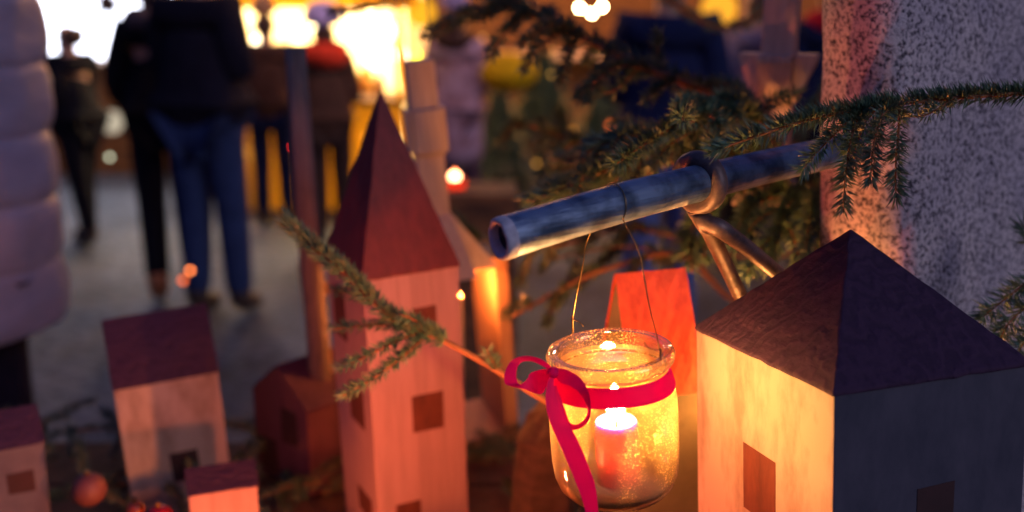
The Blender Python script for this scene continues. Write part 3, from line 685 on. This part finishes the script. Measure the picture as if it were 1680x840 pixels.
bauble(P(262, 858, 1.05) - Vector((0, 0, .012)), .016, (.25, .01, .012), "red ball in the greenery below the leaning house")
bauble(P(222, 836, 1.08) - Vector((0, 0, .01)), .010, (.22, .04, .015), "little orange red ball left of the red ball at the bottom edge")
def stump():
    V = []; F = []; n = 18; rows = [0, .3, .6, .9, 1.0]
    for j, t in enumerate(rows):
        for k in range(n):
            a = 2 * math.pi * k / n; r = .040 * (1 + .25 * noise.noise(Vector((math.cos(a) * 1.5, math.sin(a) * 1.5, t))))
            top = .18 + .035 * math.cos(a - .3) + .012 * noise.noise(Vector((math.cos(a) * 3, math.sin(a) * 3, 5)))
            V.append((r * math.cos(a) * (1.15 - .25 * t), r * math.sin(a), t * top))
    for j in range(4):
        for k in range(n): F.append((j * n + k, j * n + (k + 1) % n, (j + 1) * n + (k + 1) % n, (j + 1) * n + k))
    V.append((0, 0, .185)); F += [(4 * n + k, 4 * n + (k + 1) % n, 5 * n) for k in range(n)]
    F.append(tuple(range(n))[::-1]); return V, F
V, F = stump(); o = mesh("bark_stump", V, F, M_bark, None, False); o.location = (.045, 1.10, SZ)
tag(o, "dark jagged bark stump between the tower and the candle jar", "stump")
flame_candle("pillar_candle", (.240, .872, SZ), .015, .285, "pillar candle burning between the large house and the granite pillar", M_redglass, 2600, fc=(1, .33, .08))
# hidden-edge candles that light the village from the bottom of the frame
flame_candle("votive_candle", (-.26, .80, SZ), .02, .035, "votive candle in red glass standing low in front of the tiny house", M_redglass, 1900, fc=(1, .22, .05))
flame_candle("pillar_candle", (-.10, .69, SZ), .022, .215, "tall burning pillar candle just under the frame, in front of the tower", M_redglass, 3000, fc=(1, .17, .06))
# ------------------------------------------------------------------ people
M_skin = mat("skin", (.55, .30, .21), .55); M_boot = mat("boot_leather", (.05, .03, .02), .6)
M_tan = mat("tan_boot_leather", (.35, .12, .04), .6); M_eye = mat("eye", (.05, .04, .04), .2); M_hair = noisy("brown_hair", (.05, .025, .015), (.10, .05, .03), 60, .6, (4, 4, 1))
def cloth(name, c): return noisy(name, tuple(x * .7 for x in c), c, 14, .9, bump=.8, dist=.03, spec=.12)
def person(label, loc, yaw, H=1.72, coat=None, legs=None, boots=None, hat=None, scarf=None, hood=None, armL=(-.05, .30), armR=(-.05, .30), stride=.06, hem=.82, group="visitors of the evening market", hair=True, hk=1.0):
    k = H / 1.72; root = empty("person", loc, (0, 0, yaw)); tag(root, label, "person", group)
    S = lambda x, y, z: Vector((x * k, y * k, z * k))
    nodes = []; edges = []; kk = [.95]
    def nd(p, r, par=None):
        nodes.append((p, r * kk[0] if not hasattr(r, '__len__') else (r[0] * kk[0], r[1] * kk[0]))); i = len(nodes) - 1
        if par is not None: edges.append((par, i))
        return i
    pel = nd(S(0, 0, .94), (.115 * k, .09 * k)); wa = nd(S(0, 0, 1.08), (.11 * k, .085 * k), pel); chs = nd(S(0, 0, 1.30), (.13 * k, .095 * k), wa)
    ne = nd(S(0, 0, 1.44), .05 * k, chs); jw = nd(S(0, -.02, 1.53), .062 * k, ne); sk = nd(S(0, .0, 1.62), .082 * k, jw); tp = nd(S(0, .005, 1.68), .055 * k, sk)
    nd(S(0, -.105, 1.575), .012 * k, jw)
    for s_ in (-1, 1): nd(S(s_ * .088, .005, 1.58), .012 * k, sk)
    legp = {}; armp = {}
    for s_, (fy, fz) in ((-1, armL), (1, armR)):
        kn = S(s_ * .088, s_ * stride * .5 - .015, .50); ak = S(s_ * .095, s_ * stride, .09)
        h_ = nd(S(s_ * .09, 0, .88), .078 * k, pel); n_ = nd(kn, .055 * k, h_); a_ = nd(ak, .038 * k, n_); nd(ak + S(0, -.13, -.05), .032 * k, a_)
        legp[s_] = (S(s_ * .09, 0, .88), kn, ak)
        sh, el, wt = S(s_ * .155, 0, 1.39), S(s_ * .205, .03 + fy * .3, 1.12), S(s_ * .17, .03 + fy - .0, 1.12 - .24 + fz)
        q = nd(sh, .05 * k, chs); q = nd(el, .04 * k, q); w_ = nd(wt, .026 * k, q); d = (wt - el).normalized(); armp[s_] = (sh, el, wt)
        pm = nd(wt + d * .055 * k, (.026 * k, .018 * k), w_); sd = d.cross(Vector((1, 0, 0))).normalized()
        for f_, ll in ((-1.5, .065), (-.5, .08), (.5, .078), (1.5, .06)):
            c0 = nd(wt + d * .09 * k + sd * f_ * .017 * k, .009 * k, pm); nd(wt + d * (.09 + ll * .8) * k + sd * f_ * .02 * k + S(-s_ * .02, 0, 0), .007 * k, c0)
        c0 = nd(wt + d * .04 * k + sd * .045 * k, .010 * k, pm); nd(wt + d * .07 * k + sd * .065 * k, .008 * k, c0)
    skin("body", nodes, edges, M_skin, root, subs=1)
    # coat
    kk[0] = 1.25
    if coat:
        nodes.clear(); edges.clear()
        a = nd(S(0, 0, 1.16), (.155 * k, .125 * k)); b1 = nd(S(0, 0, 1.32), (.165 * k, .125 * k), a); nd(S(0, 0, 1.43), (.085 * k, .08 * k), b1)
        lo = nd(S(0, 0, 1.0), (.16 * k, .13 * k), a); nd(S(0, 0, hem), (.175 * k, .145 * k), lo)
        for s_ in (-1, 1):
            sh, el, wt = armp[s_]; q = nd(sh, .078 * k, b1); q = nd(el, .062 * k, q); nd(el.lerp(wt, .95), .047 * k, q)
        skin("coat", nodes, edges, coat, root, subs=2)
    kk[0] = 1.06
    if legs:
        nodes.clear(); edges.clear(); a = nd(S(0, 0, .94), (.14 * k, .115 * k))
        for s_ in (-1, 1):
            h_, kn, ak = legp[s_]; q = nd(h_, .098 * k, a); q = nd(kn, .075 * k, q); nd(ak + S(0, 0, .0), .062 * k, q)
        skin("trousers", nodes, edges, legs, root, subs=2)
    kk[0] = 1.1
    for s_ in (-1, 1):
        nodes.clear(); edges.clear(); ak = legp[s_][2]
        a = nd(ak + S(0, 0, .10), .055 * k); q = nd(ak + S(0, .0, -.02), .052 * k, a); nd(ak + S(0, -.15, -.045), .043 * k, q)
        skin("boot", nodes, edges, boots or M_boot, root, subs=1)
    for s_ in (-1, 1):
        b = MB(); b.ball(S(s_ * .03, -.078, 1.595), .011 * k, n=8, m=6); b.build("eye", M_eye, root, True)
    kk[0] = 1.2
    if hair:
        nodes.clear(); edges.clear(); a = nd(S(0, .03, 1.66), .088 * k); nd(S(0, .05, 1.58), .078 * k, a); nd(S(0, .045, 1.50), .06 * k, 1)
        skin("hair", nodes, edges, M_hair, root, subs=1)
    if hat:
        kk[0] = 1.2 * hk; nodes.clear(); edges.clear(); a = nd(S(0, .01, 1.655), .105 * k); nd(S(0, .03, 1.75), .085 * k, a); nd(S(0, .05, 1.83), .055 * k, 1)
        skin("hat", nodes, edges, hat, root, subs=2)
    if scarf:
        b = MB(); b.tube([S(.095 * math.cos(t), .02 + .085 * math.sin(t), 1.45 + .01 * math.sin(t * 2)) for t in [i * math.pi / 10 for i in range(21)]], .062 * k * hk, 10); b.build("scarf", scarf, root, True)
    return root
def ground_at(u, v): # point on the ground seen at that pixel
    q = P(u, v, 1) - Vector((0, 0, CAMZ)); t = CAMZ / -q.z; return Vector((q.x * t, q.y * t, 0))
black = cloth("black_wool", (.010, .010, .016)); navy = cloth("navy_wool", (.014, .022, .075)); denim = cloth("denim", (.03, .05, .13)); brown = cloth("brown_wool", (.10, .05, .035))
person("adult in long black coat with grey fur collar and black trousers with tan boots", ground_at(292, 478), rad(200), 1.74, black, black, M_tan, scarf=cloth("grey_fur", (.18, .14, .14)), stride=.22, hem=.75, armR=(-.25, .12))
person("adult in dark padded jacket and blue jeans standing with back to the tower", ground_at(362, 520), rad(160), 1.88, cloth("dark_padded_nylon", (.013, .011, .022)), denim, M_boot, stride=.03, hem=.86)
person("short person in black coat turned left, behind the lilac puffer jacket", ground_at(150, 400), rad(250), 1.45, black, black, None, armL=(-.3, .2), stride=.1)
person("child in lavender pointed hat and red scarf beside the grey pole", ground_at(548, 405), rad(190), 1.46, brown, cloth("dark_brown_cord", (.06, .035, .03)), None, hat=cloth("lavender_felt", (.60, .52, .9)), scarf=cloth("red_fleece", (.95, .07, .03)), stride=.06, hk=1.5)
person("person in brown jacket at the lit stall, left of the grey pole", ground_at(455, 370), rad(185), 1.50, brown, navy, None, hat=cloth("sand_knit", (.5, .28, .14)), stride=.06)
person("person in lilac patterned coat with brown hair behind the wooden turret", ground_at(752, 400), rad(170), 1.55, noisy("lilac_patterned_wool", (.20, .09, .10), (.50, .33, .42), 9, .9, bump=.2), cloth("plum_cord", (.12, .06, .08)), None, hat=cloth("lilac_knit", (.35, .30, .55)), scarf=cloth("umber_fur", (.06, .03, .025)), stride=.05, hem=.55)
person("tall person in navy coat and light blue jeans behind the spruce branches", ground_at(1075, 590), rad(170), 1.80, navy, cloth("light_denim", (.10, .15, .36)), None, stride=.12, hem=.95)
person("person in mauve grey coat behind the navy coat, left of the pillar", ground_at(1215, 440), rad(200), 1.66, cloth("mauve_wool", (.42, .32, .38)), black, None, stride=.06)
person("person in dark navy coat beside the granite pillar", ground_at(1330, 470), rad(180), 1.72, navy, black, None, scarf=cloth("crimson_scarf", (.6, .02, .04)), stride=.06)
M_puf = noisy("blue_grey_nylon", (.21, .235, .34), (.27, .29, .41), 9, .42, (1, 1, 2), .4, dist=.015)
star = empty("paper_star", P(176, 6, 6.0)); tag(star, "dark pointed star hanging in front of the white lit stall at the top left", "star")
b = MB(); V = []
for yy in (-.01, .01):
    for k in range(10):
        a_ = math.pi * k / 5 + .2; rr_ = (.13, .05)[k % 2]; V.append((rr_ * math.sin(a_), yy, rr_ * math.cos(a_)))
b.add(V, [tuple(range(10)), tuple(range(19, 9, -1))] + [(k, 10 + k, 10 + (k + 1) % 10, (k + 1) % 10) for k in range(10)]); b.build("star_body", M_bark, star, fix=True)
# big lilac puffer jacket, close at left
pf = person("adult in quilted lilac grey puffer jacket seen from behind at the left edge", (-1.205, 1.93, 0), rad(205), 1.84, M_puf, cloth("black_denim", (.012, .012, .03)), None, stride=-.17, group="visitors of the evening market")
def puffer():
    V = []; F = []; n = 56; z0, z1 = .935, 1.66; rows = 150
    for j in range(rows + 1):
        z = z0 + (z1 - z0) * j / rows; pass
        base = .262 + .03 * (z - 1.0) - max(0, z - 1.60) * .35
        for k in range(n):
            a = 2 * math.pi * k / n
            q = (z - z0 + .010 * noise.noise(Vector((math.cos(a) * 2, math.sin(a) * 2, 3)))) / .132; fr = q - math.floor(q)
            puff = (4 * fr * (1 - fr)) ** .28 * (1 + .35 * noise.noise(Vector((math.cos(a) * 3, math.sin(a) * 3, math.floor(q) * 7))))
            wr_ = .016 * noise.noise(Vector((math.cos(a) * 5, math.sin(a) * 5, z * 14))) + .006 * noise.noise(Vector((math.cos(a) * 14, math.sin(a) * 14, z * 6)))
            r = base + .017 * puff + wr_ * puff * .7; zz = z + .018 * math.cos(a - 2.2)
            V.append((r * math.cos(a), r * .85 * math.sin(a), zz))
    for j in range(rows):
        for k in range(n): F.append((j * n + k, j * n + (k + 1) % n, (j + 1) * n + (k + 1) % n, (j + 1) * n + k))
    F += [tuple(range(n))[::-1], tuple(rows * n + k for k in range(n))]
    return V, F
V, F = puffer(); mesh("puffer_jacket", V, F, M_puf, pf, True)
for s_ in (-1, 1):
    b = MB(); pts = [Vector((s_ * .15, -.08, 1.48)), Vector((s_ * .16, -.15, 1.3)), Vector((s_ * .15, -.20, 1.15)), Vector((s_ * .10, -.30, 1.08))]
    sp_ = spline(pts, 10); b.tube(sp_, [.075 + .014 * abs(math.sin(i * .9)) for i in range(len(sp_))], 16); b.build("sleeve", M_puf, pf, True)
b = MB(); b.tube([(.15 * math.cos(t), .13 * math.sin(t) + .03, 1.62 + .03 * math.sin(t)) for t in [i * math.pi / 12 for i in range(25)]], .085, 14); b.build("hood", M_puf, pf, True)
# ------------------------------------------------------------------ pole
b = MB(); pp = ground_at(520, 620); pp = Vector((P(503, 480, 1.30).x, 1.285, SZ))
b.tube([(0, 0, 0), (.003, 0, .2), (-.003, 0, .4), (-.006, 0, .595)], [.015, .0155, .0150, .0135], 12)
o = b.build("wooden_pole", noisy("grey_weathered_wood", (.08, .07, .075), (.14, .12, .13), 20, .85, (6, 6, 1)), None, True); o.location = pp
tag(o, "grey weathered wooden pole rising behind the brown house", "pole")
# ------------------------------------------------------------------ stalls
M_yel = noisy("yellow_canvas", (.80, .52, .03), (.9, .62, .05), 8, .8); two_sided(M_yel, (1, .72, .06), .5); M_hutwood = noisy("hut_boards", (.05, .024, .012), (.22, .10, .035), 6, .8, (1, 1, 6), .5, dist=.01)
M_int = mat("glowing_cream_canvas", (.85, .78, .62), .8, **{"Emission Color": (1, .52, .10, 1), "Emission Strength": .9})  # emission put into the canvas so the stall interior looks brightly lit
bulb_i = [0]
def bulb(loc, r, col, s, label, group="bulbs over the market"):
    b = MB(); b.ball((0, 0, 0), r, n=12, m=8); o = b.build("light_bulb", emit("bulb_glow", col, s), None, True); o.location = loc
    tag(o, label, "light bulb", group); return o
def stall(u0, u1, D, zc, ztop, label, counter_m, roof_m, power, col, wallm):
    x0 = (u0 - 840) / FPX * D; x1 = (u1 - 840) / FPX * D; y = D * cP + .1; w = x1 - x0
    root = empty("market_stall", ((x0 + x1) / 2, y, 0)); tag(root, label, "market stall")
    b = MB(); b.box((0, 0, zc / 2), (w, .08, zc)); b.build("counter_front", counter_m, root, bevel=.005)
    b = MB(); b.box((0, .25, zc + .02), (w + .04, .6, .04)); b.build("counter_top", M_hutwood, root, bevel=.004)
    b = MB(); b.box((0, 1.6, 1.2), (w, .05, 2.4)); b.build("back_wall", wallm, root)
    for s_ in (-1, 1):
        b = MB(); b.box((s_ * (w / 2 - .03), 0, ztop / 2 + zc / 2 + .02), (.06, .06, ztop - zc - .04)); b.build("corner_post", roof_m, root, bevel=.003)
        b = MB(); b.box((s_ * (w / 2 + .03), .85, 1.2), (.04, 1.45, 2.4)); b.build("side_wall", wallm, root)
    V = [(-w / 2 - .15, -.35, ztop), (w / 2 + .15, -.35, ztop), (w / 2 + .15, -.35, ztop + .22), (-w / 2 - .15, -.35, ztop + .22), (-w / 2 - .15, 1.7, ztop + 1.1), (w / 2 + .15, 1.7, ztop + 1.1)]
    V2 = V + [(x, yy + .03, z - .02 if i > 1 else z) for i, (x, yy, z) in enumerate(V)]
    F = [(0, 1, 2, 3), (3, 2, 5, 4), (9, 10, 11, 8)[::-1], (6, 9, 8, 7)]
    F = [(0, 1, 2, 3), (3, 2, 5, 4), (7, 6, 9, 8), (8, 9, 10, 11), (0, 6, 7, 1), (4, 5, 11, 10)]
    mesh("canopy", V2, F, roof_m, root)
    ld = bpy.data.lights.new("stall_lamp", 'AREA'); ld.energy = power; ld.color = col; ld.size = w * .8; ld.size_y = .8; ld.shape = 'RECTANGLE'
    lo = bpy.data.objects.new("stall_lamp", ld); sc.collection.objects.link(lo); lo.parent = root; lo.location = (0, .75, 1.95)
    return root, (x0, x1, y)
st, (sx0, sx1, sy) = stall(372, 668, 7.6, .80, 1.49, "brightly lit market stall with yellow canopy and yellow counter", M_yel, M_yel, 130, (1, .74, .40), M_int)
# goods on the counter and shelves
gc = [(.8, .1, .05), (.75, .45, .1), (.25, .12, .06), (.8, .7, .5), (.1, .12, .35), (.5, .25, .1)]
for i in range(9):
    x = sx0 + .2 + i * (sx1 - sx0 - .4) / 8; h = R.uniform(.08, .22); r = R.uniform(.04, .07)
    V, F = lathe([(.001, 0), (r, 0), (r, h * .7), (r * .5, h * .85), (r * .5, h), (.001, h)], 14)
    o = mesh("storage_jar", V, F, mat("jar_goods", gc[i % 6], .5), None, True); o.location = (x, sy + .15 + R.uniform(0, .3), .84)
    tag(o, "jar of goods on the counter of the bright yellow stall", "jar", "jars on the bright stall counter")
for i in range(8):
    u = [400, 425, 590, 640, 570, 615, 520, 655][i]; v = [110, 70, 60, 50, 115, 100, 40, 90][i]
    bulb(P(u, v, 7.9), .055, (1, .78, .45), 9, "warm white bulb hanging inside the bright yellow stall", "bulbs inside the bright yellow stall")
st2, (tx0, tx1, ty) = stall(60, 352, 9.2, .95, 1.75, "white lit stall behind the people at the left", M_hutwood, mat("white_canvas", (.8, .8, .82), .8), 60, (.92, .92, 1), mat("glowing_white_canvas", (.82, .84, .9), .8, **{"Emission Color": (.85, .88, 1, 1), "Emission Strength": 2.2}))  # white walls emit by themselves, standing in for strong light inside
hut = empty("market_hut", (1.2, 9.8, 0)); tag(hut, "dark timber market hut dimly lit in orange, behind the spruce branches", "market hut")
b = MB(); b.box((0, .8, 1.3), (5.2, 1.6, 2.6)); b.build("wall", M_hutwood, hut)
b = MB(); b.box((0, -.1, 1.02), (4.6, .5, .05)); b.build("counter_top", M_pinewood, hut)
V = [(-2.9, -.5, 2.5), (2.9, -.5, 2.5), (2.9, .8, 3.3), (-2.9, .8, 3.3), (-2.9, 2.1, 2.5), (2.9, 2.1, 2.5)]
mesh("roof", V + [(x, y, z - .08) for x, y, z in V], [(0, 1, 2, 3), (3, 2, 5, 4), (9, 8, 7, 6), (10, 11, 8, 9), (0, 6, 7, 1), (4, 5, 11, 10)], M_bark, hut)
# yellow cushions and orange crates by the hut
def cushion(loc, s, c, label):
    b = MB(); b.ball((0, 0, s * .6), s, .62, 16, 10); o = b.build("cushion", cloth("cushion_cloth", c), None, True); o.location = loc
    tag(o, label, "cushion")
cushion(P(832, 150, 6.3), .20, (.85, .50, .01), "bright yellow cushion hanging behind the lilac coat")
# small firs with fairy lights around the hut
def bush(loc, h, label, seed):
    root = empty("fir_bush", loc); tag(root, label, "bush", "little firs with fairy lights")
    b = MB(); b.tube([(0, 0, 0), (0, 0, h * .9)], [.03, .008], 8); b.build("trunk", M_bark, root)
    rr = random.Random(seed); b = MB()
    for _ in range(520):
        t = rr.random() ** .8; z = h * (.1 + .9 * t); rad_ = (1 - t) * h * .36 * rr.uniform(.5, 1.1); a = rr.uniform(0, 6.28)
        p = Vector((rad_ * math.cos(a), rad_ * math.sin(a), z)); d = Vector((math.cos(a), math.sin(a), -.25)).normalized(); s_ = Vector((-math.sin(a), math.cos(a), 0))
        l = h * .10; w = h * .03
        b.add([p - d * l, p + s_ * w, p + d * l, p - s_ * w, p + Vector((0, 0, w * .6))], [(0, 1, 4), (1, 2, 4), (2, 3, 4), (3, 0, 4), (3, 2, 1, 0)])
    b.build("foliage", M_ndl2, root); return root
for i, (u, v, h, s_) in enumerate([(890, 330, 1.15, 1), (985, 345, 1.0, 2), (420, 330, .6, 3), (640, 360, .5, 4), (820, 345, .9, 5), (1180, 360, 1.2, 6)]):
    bush(ground_at(u, v), h, ["bushy fir left of the navy coat, lit in orange", "fir bush just left of the navy coat's legs", "low dark bush beside the blue jeans", "low bush right of the red scarf child's legs", "fir bush below the yellow cushion", "fir bush under the mauve coat"][i], s_)
BL = [(905, 122, 6.6, .02, (1, .5, .08), .8, 'faint amber bulb among the boughs, left of the orange lamp'), (940, 214, 6.2, .03, (1, .38, .05), .45, 'faint orange bulb low among the firs'), (792, 62, 6.8, .03, (1, .4, .1), .5, 'faint orange bulb above the lilac coat'), (880, 268, 5.8, .03, (1, .42, .06), .4, 'faint orange bulb near the ground by the firs'), (600, 225, 6.0, .03, (1, .5, .06), .6, 'faint yellow bulb left of the tower spire'), (1225, 30, 7.0, .03, (1, .5, .1), .9, 'faint bulb above the mauve coat shoulder'),
      (951, 13, 6.5, .032, (1, .74, .36), 26, "left bulb of the three bright bulbs at the top edge"), (971, 22, 6.5, .032, (1, .74, .36), 26, "middle, lowest bulb of the three bright bulbs at the top edge"), (988, 11, 6.5, .032, (1, .74, .36), 26, "right bulb of the three bright bulbs at the top edge"),
      (1141, 67, 6.5, .030, (1, .62, .10), 7, "single yellow bulb beside the navy coat's shoulder"), (683, 90, 6.0, .042, (.85, .85, .03), 2.6, "yellow green globe lamp above the wooden turret"),
      (483, 241, 4.5, .022, (1, .03, .03), 3, "small red lamp in front of the grey pole"), (867, 64, 6.0, .020, (.8, .42, .14), .9, "dim amber bulb among the hanging spruce sprigs"),
      (985, 80, 6.5, .045, (1, .42, .07), 1.4, "soft orange lamp below the three bright bulbs"), (1000, 160, 6.5, .05, (1, .36, .03), 1.0, "orange lamp above another orange lamp, left of the navy coat"), (1003, 206, 6.5, .05, (.9, .16, .03), .8, "red orange lamp low beside the navy coat"),
      (180, 258, 6.0, .030, (.75, .8, .55), .9, "pale greenish lamp beside the black coat"), (1180, 15, 7.0, .16, (1, .42, .03), .9, "large amber globe lamp at the top above the mauve coat"),
      (1135, 40, 7.2, .12, (.9, .35, .03), .5, "dim amber globe lamp above the single yellow bulb"),
      (183, 200, 7.5, .11, (.8, .68, .5), .5, "pale cream globe lamp left of the black coat's arm"), (690, 20, 7.0, .13, (1, .45, .02), .9, "amber globe lamp at the right end of the yellow canopy"),
      (312, 444, 4.6, .020, (1, .22, .05), 3.2, "small orange lamp low beside the blue jeans"), (300, 460, 4.7, .03, (.8, .12, .02), 1.2, "dim red orange lamp on the ground left of the jeans"), (420, 250, 7.0, .10, (1, .35, .03), .55, "dim orange globe lamp below the bright stall's left counter")]
for (u, v, d, r, c, s_, lb) in BL: bulb(P(u, v, d), r * (.42 if r < .06 else .8), c, s_ * (3.2 if r < .06 else 1.2), lb)
# red votive on a crate far behind the turret
cr_ = P(746, 290, 3.2)
vt = flame_candle("votive_candle", cr_ - Vector((0, 0, .035)), .034, .03, "votive candle in red glass glowing beside the wooden turret, in the background", M_redglass, 60)
b = MB(); b.ball((0, 0, .035), .016, n=12, m=8); b.build("glow_flame", emit("votive_flame", (1, .45, .2), 14), vt, True)
b = MB(); q = cr_ - Vector((0, 0, .035)); b.box((0, 0, q.z / 2), (.3, .22, q.z)); o = b.build("wooden_crate", M_hutwood, None, bevel=.004); o.location = (q.x + .05, q.y, 0)
tag(o, "tall dark wooden crate under the far red votive candle", "crate")
# fill lamps added out of view to warm the people, ground and hut
for i_, (x, y, z, e, c) in enumerate(((-2.6, 7.2, 2.6, 95, (1, .55, .3)), (.3, 8.2, 2.3, 130, (1, .40, .08)), (2.4, 8.4, 2.5, 100, (1, .40, .10)), (-.75, 5.2, 2.6, 38, (1, .52, .35)))):
    root = empty("fill_lamp", (x, y, z))
    tag(root, ["added unseen fill lamp over the people at the left", "added unseen fill lamp before the dark hut", "added unseen fill lamp at the right end of the hut", "added unseen fill lamp above the child in the red scarf"][i_], "lamp", "added fill lamps over the square")
    V, F = lathe([(.02, .32), (.03, .30), (.20, .20), (.21, .195)], 24); mesh("fill_lamp_shade", V, F, M_rust, root, True)
    ld = bpy.data.lights.new("fill_light", 'POINT'); ld.energy = e; ld.color = c; ld.shadow_soft_size = .08
    lo = bpy.data.objects.new("fill_light", ld); sc.collection.objects.link(lo); lo.parent = root; lo.location = (0, 0, .1)
